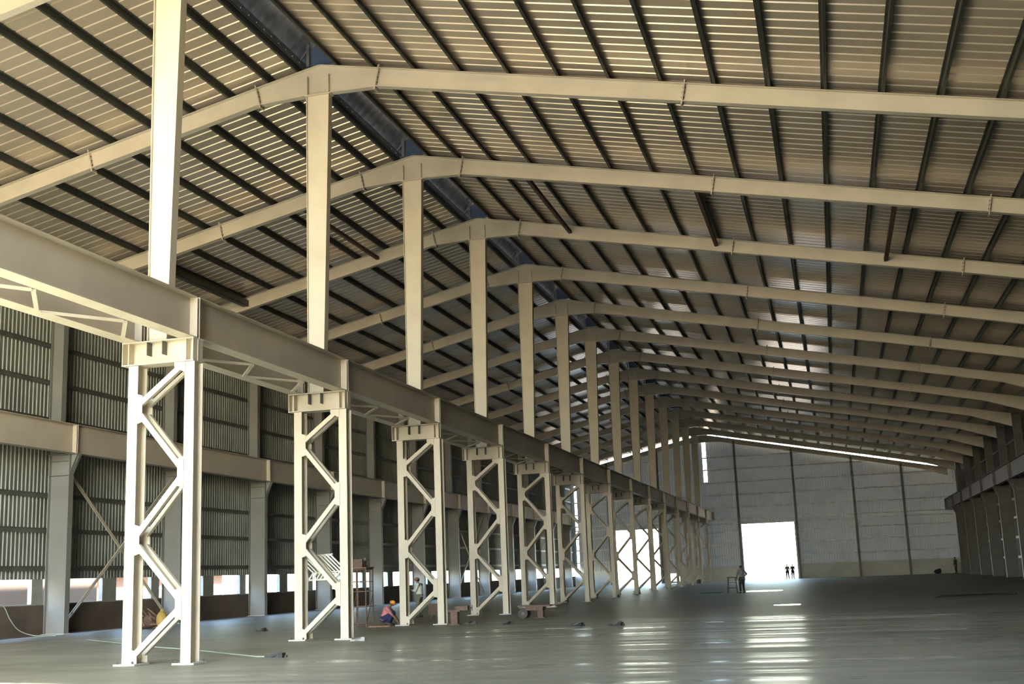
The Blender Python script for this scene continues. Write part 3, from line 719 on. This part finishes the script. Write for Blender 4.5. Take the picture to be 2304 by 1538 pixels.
offcut((-5.9, 41.2, 0), 'dark steel offcut on the floor left of the second lattice column', 8, 1.0)
# hose and cable
def hose(name, pts, r, m, lb, cat):
    P_ = [Vector(p) for p in pts]; P_ = [P_[0]*2-P_[1]] + P_ + [P_[-1]*2-P_[-2]]; out = []
    for i in range(1, len(P_)-2):
        for q in range(8):
            t = q/8; a, b_, c, d = P_[i-1], P_[i], P_[i+1], P_[i+2]
            p = .5*((2*b_)+(c-a)*t+(2*a-5*b_+4*c-d)*t*t+(3*b_-a-3*c+d)*t**3); p.z = max(p.z, r+.003); out.append(p)
    out.append(P_[-2]); g = MB(); g.tube(out, r, 8); return tag(g.build(name, m, None, True), lb, cat)
hose('hose', [(-10.8, 37.6, .02), (-8.2, 35.2, .02), (-5.1, 32.2, .02), (-2.4, 30.0, .02), (-.3, 28.0, .02), (1.3, 26.5, .02), (1.75, 26.15, .03)], .018, 'hose', 'thin pale green hose lying across the floor behind the nearest lattice column', 'hose')
hose('cable', [(-17.0, 40.6, 1.27), (-16.95, 41.1, 1.22), (-16.85, 41.4, .7), (-16.7, 41.8, .25), (-16.2, 42.2, .02), (-15.2, 42.0, .02)], .018, 'hose', 'pale cable hanging from the sill of the left wall to the floor', 'cable')
hose('black_pipe', [(19.0, 57.2, .04), (20.2, 57.7, .04), (21.7, 58.5, .04), (22.6, 58.6, .04)], .04, 'dark', 'dark pipe lying on the floor in the shadow at right', 'pipe')
g = MB(); g.bar((-1.85, 41.76, .03), (-1.02, 41.76, .03), .10, .05); tag(g.build('plank', 'wood'), 'short brown plank on the floor left of the squatting person', 'plank')
# heap, sack
t = empty('scrap_heap', (-14.6, 47.6, 0), 'brown heap of sticks and scrap at the left wall, framed by the nearest lattice column', 'heap')
rr = random.Random(3)
for q in range(26):
    a = rr.random()*6.28; x = rr.uniform(-.6,.45); y = rr.uniform(-.5,.5); z = rr.uniform(.05,.55); L_ = rr.uniform(.25,.6); el = rr.uniform(-.6,.7)
    zz = max(.04, z-L_*math.sin(abs(el))); g = MB(); g.tube([(x-L_*math.cos(a)*.7, y-L_*math.sin(a)*.7, zz), (x, y, z), (x+L_*math.cos(a)*.7, y+L_*math.sin(a)*.7, max(.04, z+L_*math.sin(el)))], .035, 6); g.build('stick', 'wood', t)
g = MB(); g.ell((-.1, 0, .2), (.55,.45,.22), 14, 8); g.ell((.15, .1, .38), (.35,.3,.2), 12, 8); g.build('mound', 'rust', t, True)
g = MB(); g.ell((0,0,.36), (.24,.22,.38), 14, 10); g.ell((.02,0,.74), (.10,.10,.08), 10, 6); o = g.build('sack', 'yellow', None, True); o.location = (-13.15, 46.4, .02); tag(o, 'upright yellow sack beside the brown scrap heap', 'sack')
g = MB(); g.ell((0,0,.24), (.42,.34,.26), 14, 8); g.ell((.2,.05,.42), (.2,.2,.18), 10, 8); o = g.build('dark_bundle', 'dark', None, True); o.location = (26.2, 147.5, .02); tag(o, 'small dark bundle on the floor before the far right end wall', 'bundle')
g = MB(); g.ell((0,0,.22), (.35,.3,.24), 12, 8); g.box(-.3,.5,-.2,.2,0,.14); o = g.build('red_bundle', 'rust', None, True); o.location = (.1, 135.5, .02); tag(o, 'reddish bundle at the feet of the farthest lattice columns', 'bundle')
g = MB(); g.box(-.7, .7, -1.0, 1.0, 0, .03); o = g.build('floor_mat', 'green'); o.location = (6.5, 83.4, 0); tag(o, 'green mat on the floor left of the brown stool', 'mat')
# stool
t = empty('work_stool', (8.30, 79.2, 0), 'brown four-legged work stool left of the grey-shirted person', 'stool')
g = MB(); g.box(-.30, .30, -.25, .25, .98, 1.04); g.build('seat', 'rust', t)
for a in (-.25, .25):
    for b_ in (-.2, .2): g = MB(); g.bar((a*.9, b_*.9, .98), (a*1.25, b_*1.25, .01), .05, .05); g.build('leg', 'rust', t)
for z in (.35, .7):
    for y in (-.22, .22): g = MB(); g.bar((-.27, y, z), (.27, y, z), .035, .035); g.build('rail', 'rust', t)
# wet patches on the floor
def patch(pts, lb):
    g = MB(); n = len(pts); g.v = [(x, y, .004) for x, y in pts]; g.f = [tuple(range(n))]; tag(g.build('water_patch', 'water'), lb, 'puddle', 'wet patches on the floor')
def blob(cx, cy, rx, ry, n=18, sd=1):
    r_ = random.Random(sd); return [(cx+rx*math.cos(2*math.pi*i/n)*r_.uniform(.85,1.1), cy+ry*math.sin(2*math.pi*i/n)*r_.uniform(.85,1.1)) for i in range(n)]
patch(blob(12.75, 53.0, .62, .75, sd=2), 'bright reflecting wet patch on the floor below the right doorway')
patch(blob(9.9, 84.0, 1.5, 2.0, sd=3), 'long wet patch on the floor before the right doorway, behind the brown stool')
# scaffold frame behind the second column
t = empty('pipe_scaffold', (-2.25, 41.7, 0), 'narrow reddish pipe scaffold standing behind the second lattice column', 'scaffold')
for x in (-.33, .0, .32): g = MB(); g.tube([(x, 0, 0), (x, 0, 2.15)], .028, 8); g.build('upright', 'rust', t)
for x in (-.33, .32): g = MB(); g.tube([(x, .7, 0), (x, .7, 2.15)], .028, 8); g.build('upright', 'rust', t)
for z in (.15, .75, 1.3, 1.65, 2.1):
    for y in (0, .7): g = MB(); g.tube([(-.33, y, z), (.32, y, z)], .022, 8); g.build('rung', 'rust', t)
g = MB(); g.bar((.32, 0, .1), (.32, .7, 1.2), .03, .03); g.bar((-.33, 0, .1), (-.33, .7, 1.2), .03, .03); g.bar((-.33, 0, 2.12), (-.33, .7, 2.12), .03, .03); g.bar((.32, 0, 2.12), (.32, .7, 2.12), .03, .03); g.build('side_brace', 'rust', t)
g = MB(); g.box(-.36, .36, -.05, .75, 2.14, 2.18); g.build('platform', 'wood', t)
g = MB(); g.box(-.2, .15, 0, .4, 0, .30); g.tube([(-.2,.2,.15),(.25,.2,.3)], .06, 8); o = g.build('tool_crate', 'rust'); o.location = (-2.25, 41.8, 2.18); tag(o, 'small tool crate on top of the reddish pipe scaffold', 'crate')
# slanted pipe rack inside the second tower
t = empty('slanted_pipe_rack', (-.75, 34.6, 0), 'slanted grid of pale steel bars on a stand behind the second lattice column', 'rack')
for q in range(10):
    x = -.60+q*.125
    g = MB(); g.bar((x, -.05, 2.52), (x+.50, .10, 1.98), .045, .045, (0,1,0)); g.bar((x+.50, .10, 1.98), (x+.34, .10, 1.76), .045, .045, (0,1,0)); g.bar((x, -.05, 2.52), (x-.09, .05, 2.44), .03, .03, (0,1,0)); g.build('slanted_bar', 'white', t)
g = MB(); g.bar((-.62, 0, 2.50), (.60, 0, 2.53), .03, .03); g.build('top_rail', 'white', t)
g = MB(); g.bar((-.12, .10, 1.97), (1.02, .10, 2.0), .04, .04); g.build('middle_rail', 'white', t)
g = MB(); g.bar((-.22, .1, 1.76), (.86, .1, 1.78), .07, .05); g.build('bottom_rail', 'white', t)
g = MB(); g.box(.98, 1.03, .06, .14, .02, 1.80); g.box(.86, 1.12, -.1, .3, 0, .03); g.build('stand_leg', 'grey', t)
g = MB(); g.tube([(-.30, .1, 1.72), (-.30, .1, 1.84)], .06, 10); g.build('end_knob', 'white', t)
